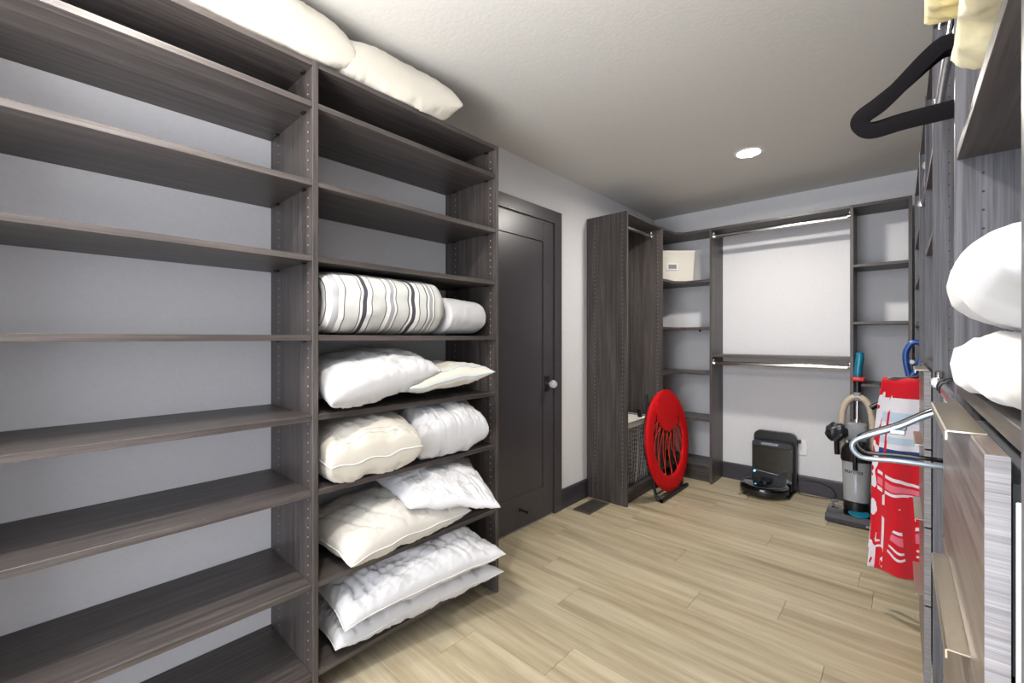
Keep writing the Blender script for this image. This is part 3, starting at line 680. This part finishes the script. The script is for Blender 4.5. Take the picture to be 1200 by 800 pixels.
# local: Y sideways, Z up, X to the room
RO, RI, zc = .395, .275, .425
ring_prof = [(RI, .0), (RI+.004, .010), (RI+.03, .017), (RO-.035, .017), (RO-.006, .012), (RO, 0), (RO-.006, -.012), (RO-.035, -.014), (RI+.03, -.014), (RI+.004, -.008), (RI, 0)]
MB().lathe(ring_prof, (0.02, 0, zc), 72, (1, 0, 0), cap=False).build('fabric_ring', 'red', bc, 60)
MB().tube([(-.004, (RO-.03)*math.cos(R(a)), zc+(RO-.03)*math.sin(R(a))) for a in range(0, 360, 6)], .011, 8, closed=True).build('frame_ring', 'black_metal', bc, 60)
# centre seat pad, scalloped, pulled up
pr = .195; pz = zc+.235; py = -.0
pad = []; n_ = 96
for i in range(n_):
    a = 6.28318*i/n_; r_ = pr*(1+.06*abs(math.cos(a*9))); pad.append((py+r_*math.cos(a), pz+r_*math.sin(a)*.80))
MB().prism(pad, 'X', .034, .044).build('seat_pad', 'red', bc)
for i in range(10):
    a = R(180+i*20); a2 = R(158+i*25)
    p = Vector((.036, py+pr*math.cos(a), pz+pr*.80*math.sin(a)))
    for q_ in (-.24, .24):
        e = Vector((.022, RI*1.02*math.cos(a2+q_), zc+RI*1.02*math.sin(a2+q_)))
        mid = (p+e)/2+Vector((-.015, .01*math.sin(i*2.1), .01*math.cos(i*3.7))); MB().tube(smooth_path([p, mid, e], 3), .0024, 6).build('bungee_cord', 'cord_red', bc, 50)
# folded legs behind
for s_ in (-1, 1):
    MB().tube(smooth_path([(-.035, s_*.19, .80), (-.04, s_*.215, .45), (-.020, s_*.235, .06), (.03, s_*.238, .012)], 5), .0115, 8).build('leg', 'black_metal', bc, 50)
    MB().tube(smooth_path([(-.055, s_*.15, .74), (-.05, s_*.165, .35), (-.045, s_*.175, .10)], 5), .0105, 8).build('leg', 'black_metal', bc, 50)
    MB().cyl((-.06, s_*.185, .44), (-.02, s_*.20, .44), .018).build('hinge', 'black_plastic', bc, 40)
MB().tube([(.03, -.255, .0125), (.03, .255, .0125)], .0125, 10).build('foot_bar', 'black_metal', bc, 50)
MB().tube([(-.048, -.20, .085), (-.048, .20, .085)], .0105, 10).build('foot_bar', 'black_metal', bc, 50)
for i, zz in enumerate((.30, .42, .52)): MB().tube([(-.03, -.17, zz), (-.03, .17, zz+.09-.08*i)], .003, 6).build('strap', 'black_plastic', bc, 50)
for s_ in (-1, 1): MB().cyl((.03, s_*.255, .0138), (.03, s_*.235, .0138), .0138).build('rubber_foot', 'black_plastic', bc, 40)
MB().box(-.02, .015, -.405, -.390, .655, .715, bev=.004).build('side_joint', 'black_plastic', bc)

# ------------------------------------------------------------------ robot vacuum and its dock
dk = thing('vacuum_dock', (-.800, 4.06, 0), 'black self emptying charging dock standing against the back wall', 'dock')
MB().prism(rrect(-.152, .152, .005, .470, .05), 'Y', .0, .040).build('back_plate', 'black_plastic', dk)
MB().prism(rrect(-.145, .135, .02, .405, .03), 'Y', -.085, .0).build('housing', 'black_plastic', dk)
MB().prism(rrect(-.140, .130, .365, .402, .012), 'Y', -.098, -.085).build('lid', 'grey_metal', dk)
MB().prism(rrect(-.075, .045, .375, .395, .008), 'Y', -.103, -.0975).build('lid_slot', 'silver', dk)
MB().prism([(-.125, .165), (.04, .150), (.085, .19), (.10, .19), (.10, .355), (-.125, .355)], 'Y', -.097, -.0845).build('door_panel', 'gloss_black', dk)
MB().tube([(-.125, -.0985, .163), (.04, -.0985, .148), (.085, -.0985, .188), (.12, -.0985, .188)], .0018, 6).build('trim_line', 'silver', dk)
MB().prism([(-.15, -.20), (.14, -.20), (.14, .02), (-.15, .02)], 'Z', 0, .014).build('ramp', 'black_plastic', dk)
MB().cyl((-.125, -.0978, .150), (-.125, -.0835, .150), .006).build('indicator', 'led', dk)
MB().prism(rrect(.10, .135, .03, .36, .012), 'Y', -.103, -.0848).build('side_trim', 'gloss_black', dk)
rv = thing('robot_vacuum', (-.838, 3.895, 0), 'round glossy black robot vacuum parked on its dock', 'robot vacuum')
Rr = .168
MB().lathe([(0, .016), (Rr-.02, .016), (Rr-.004, .024), (Rr, .034), (Rr, .064), (Rr-.003, .074), (Rr-.014, .084), (Rr-.03, .088), (0, .088)], n=64).build('body', 'gloss_black', rv, 30)
MB().lathe([(Rr+.0005, .030), (Rr+.004, .034), (Rr+.004, .058), (Rr+.0005, .062)], n=48, a0=185, a1=355).build('bumper', 'black_plastic', rv, 30)
MB().lathe([(0, .088), (.045, .088), (.045, .0985), (.040, .102), (0, .102)], (0, .03, 0), n=32).build('sensor_turret', 'black_plastic', rv, 30)
MB().lathe([(Rr-.022, .0885), (Rr-.020, .0897), (Rr-.018, .0885)], n=64, cap=False).build('trim_ring', 'silver', rv, 30)
for s_ in (-1, 1): MB().cyl((s_*.10, -.006, .0315), (s_*.125, -.006, .0315), .0315).build('wheel', 'black_plastic', rv, 40)
MB().tube([(-.115, -.125, .010), (-.150, -.165, .004)], .002, 5).tube([(-.115, -.125, .010), (-.07, -.165, .004)], .002, 5).cyl((-.115, -.125, .008), (-.115, -.125, .018), .008).build('side_brush', 'black_plastic', rv)
cp = smooth_path([(-.638, 4.118, .41), (-.643, 4.098, .405), (-.652, 4.08, .32), (-.655, 4.085, .15), (-.640, 4.07, .03), (-.60, 4.06, .005), (-.45, 4.085, .006), (-.40, 4.08, .03), (-.43, 4.095, .085), (-.52, 4.10, .11), (-.62, 4.10, .10), (-.648, 4.09, .10)], 7)
co = MB().tube(cp, .0028, 6); of = Vector((-.6, 4.1, 0)); co.v = [tuple(Vector(p)-of) for p in co.v]
pc = thing('power_cord', (-.6, 4.1, 0), 'thin black power cord from the dock to the wall outlet', 'cord'); co.build('cable', 'black_plastic', pc, 60)
MB().box(-.052, -.026, -.012, .022, .397, .423, bev=.004).build('plug', 'black_plastic', pc)
wo = thing('wall_outlet', (-.625, YB, .36), 'white wall outlet beside the black dock', 'outlet')
MB().box(-.037, .037, -.006, -.0003, -.06, .06, bev=.002).build('cover_plate', 'white_plastic', wo)
for s_ in (-1, 1):
    MB().prism(rrect(-.017, .017, s_*.021-.014, s_*.021+.014, .006), 'Y', -.008, -.0055).build('socket', 'white_plastic', wo)

# ------------------------------------------------------------------ upright vacuum cleaner
vc = thing('vacuum_cleaner', (-.255, 3.70, 0), 'black and teal upright vacuum cleaner standing by the back wall', 'vacuum')
def vb(mb, nm, mt, sm=40, par=None): return mb.build(nm, mt, par or vc, sm)
nz_ = [(-.105, .012), (-.105, .040), (-.090, .066), (-.04, .078), (.075, .070), (.085, .012)]
vb(MB().prism(nz_, 'X', -.150, .165), 'floor_head', 'gloss_black', 25)
vb(MB().prism([(-.111, .008), (-.111, .034), (-.098, .055), (-.085, .055), (-.085, .008)], 'X', -.156, .171), 'bumper', 'grey_metal', 25)
vb(MB().lathe([(0, 0), (.05, 0), (.056, .004), (.05, .010), (0, .013)], (.02, -.045, .073), 32, (0, -.18, 1)), 'badge', 'teal')
for s_ in (-1, 1): vb(MB().cyl((s_*.13+.008, .06, .035), (s_*.155+.008, .06, .035), .035), 'wheel', 'black_plastic')
vb(MB().tube([(-.12, .02, .075), (-.13, .03, .105), (-.10, .05, .105)], .008, 8), 'pedal', 'silver')
ax = Vector((0, .10, 1)).normalized()
def up(z, y=0, x=0): return Vector((x, .015+y, .06))+ax*z
vb(MB().lathe([(0, 0), (.06, 0), (.068, .03), (.068, .075), (0, .075)], up(0), 32, ax), 'lower_housing', 'black_plastic')
cup = vb(MB().lathe([(0, .08), (.068, .08), (.078, .30), (.080, .34), (.0, .34)], up(0), 40, ax), 'dust_cup', 'clear')
vb(MB().lathe([(0, .09), (.030, .09), (.034, .28), (.028, .33), (0, .33)], up(0), 24, ax), 'filter_cone', 'silver')
vb(MB().lathe([(0, .08), (.056, .08), (.058, .125), (0, .135)], up(0), 24, ax), 'dirt_ring', 'black_plastic')
vb(MB().lathe([(.0, .34), (.084, .34), (.087, .36), (.082, .42), (.060, .455), (0, .46)], up(0), 40, ax), 'cup_lid', 'black_plastic')
vb(MB().box(-.045, .045, .055, .12, .07, .55, bev=.015), 'rear_housing', 'black_plastic')
vb(MB().tube(smooth_path([up(.30, -.090), up(.40, -.105), up(.455, -.085), up(.47, -.04)], 5), .013, 10), 'cup_handle', 'black_plastic')
vb(MB().box(-.062, .062, .035, .10, .53, .66, bev=.02), 'hose_mount', 'grey_plastic')
vb(MB().cyl(up(.46, .0), up(.62, .01), .026, .022), 'motor_tube', 'nickel')
vb(MB().cyl(up(.58, .03), up(.82, .03), .010), 'wand', 'chrome')
vb(MB().box(-.020, .020, .10, .15, .80, .86, bev=.006), 'wand_clamp', 'grey_plastic')
vb(MB().cyl(up(.78, .03), up(.90, .035), .019, .021), 'handle_neck', 'black_plastic')
vb(MB().box(-.030, .045, .09, .16, .935, .965, bev=.01), 'release_collar', 'red_plastic')
vb(MB().tube(smooth_path([up(.885, .035), up(.96, .030, .004), up(1.04, .022, .012), up(1.075, .025, .012)], 5), [.021]*3+[.025]*8+[.023]*5, 14, flat=None), 'handle_grip', 'teal')
vb(MB().tube(smooth_path([(-.075, .09, .42), (-.085, .10, .62), (-.065, .11, .77), (.0, .12, .83), (.065, .11, .77), (.085, .10, .60), (.088, .09, .36), (.075, .08, .2)], 8), .021, 12), 'hose', 'beige_hose')
vb(MB().tube([(.115, .06, .40), (.120, .075, .78)], .014, 12), 'crevice_tool', 'black_plastic')
vb(MB().tube([(.075, .06, .765), (.155, .085, .825)], .017, 10), 'tool_head', 'black_plastic')
vb(MB().cyl((.1185, .070, .66), (.1190, .0715, .675), .0155), 'tool_band', 'silver')
br = bmesh.new(); bmesh.ops.create_icosphere(br, subdivisions=3, radius=.062)
for v_ in br.verts:
    f_ = noise.noise(v_.co*35); v_.co *= (1+.28*f_+.22*noise.noise(v_.co*90)); v_.co += Vector((-.108, .03, .585)); 
vb(MB().bm(br), 'dusting_brush', 'grey_metal', 40)
vb(MB().tube([(-.108, .03, .56), (-.105, .045, .43)], .015, 10), 'brush_stem', 'black_plastic')
def text_mesh(s_, size, mat, name, place, parent, ext=.0004):
    cu = bpy.data.curves.new('lettering', 'FONT'); cu.body = s_; cu.size = size; cu.align_x = 'CENTER'; cu.extrude = ext
    to_ = bpy.data.objects.new('lettering', cu); C.objects.link(to_); bpy.context.view_layer.update()
    me = bpy.data.meshes.new_from_object(to_.evaluated_get(bpy.context.evaluated_depsgraph_get())); bpy.data.objects.remove(to_)
    for v_ in me.vertices: v_.co = place(v_.co)
    me.materials.clear(); me.materials.append(M[mat]); o = bpy.data.objects.new(name, me); C.objects.link(o); o.parent = parent; return o
bb = vb(MB().lathe([(.0775, .255), (.0790, .305)], up(0), 20, ax, 235, 330), 'label_band', 'grey_plastic') if False else None
def onto(c_):
    a = c_.x/.080+R(-8); z = .272+c_.y; r_ = .0785+c_.z
    return up(0)+ax*z+Vector((r_*math.sin(a), -r_*math.cos(a), 0))
text_mesh('eureka', .040, 'black_plastic', 'lettering', onto, vc)
text_mesh('eureka', .022, 'white_plastic', 'lettering', lambda c_: Vector((.09+c_.x, -.1115-c_.z, .018+c_.y)), vc)
# ------------------------------------------------------------------ blue handled stick beside the far cabinets
sm_ = thing('stick_mop', (.0, 3.30, 0), 'stick cleaner with a blue looped handle, behind the red towel', 'mop')
MB().box(-.10, .012, -.13, .13, 0, .04, bev=.01).build('head', 'black_plastic', sm_)
MB().tube([(-.02, 0, .035), (.012, 0, 1.02)], .012, 12).build('pole', 'grey_plastic', sm_, 40)
MB().tube(smooth_path([(.008, 0, 1.02), (-.005, 0, 1.10), (-.004, 0, 1.16), (.020, 0, 1.205), (.055, 0, 1.205), (.066, 0, 1.16), (.040, 0, 1.06), (.014, 0, 1.02)], 5), .015, 12).build('handle_loop', 'blue', sm_, 50)
MB().cyl((.02, -.03, 1.10), (.02, .03, 1.10), .011).build('cord_hook', 'silver', sm_, 40)
# ------------------------------------------------------------------ group phrases for the repeats
for o in C.objects:
    if o.parent or 'category' not in o: continue
    if o['category'] == 'pillow' and 'group' not in o:
        o['group'] = 'pillows on the shelving' if o.location.x < -1 else 'pillows above the drawers'
    if o['category'] == 'light': o['group'] = 'recessed ceiling lights'
    if o['category'] == 'hanger' and 'group' not in o: o['group'] = 'plastic hangers on the lower rods'
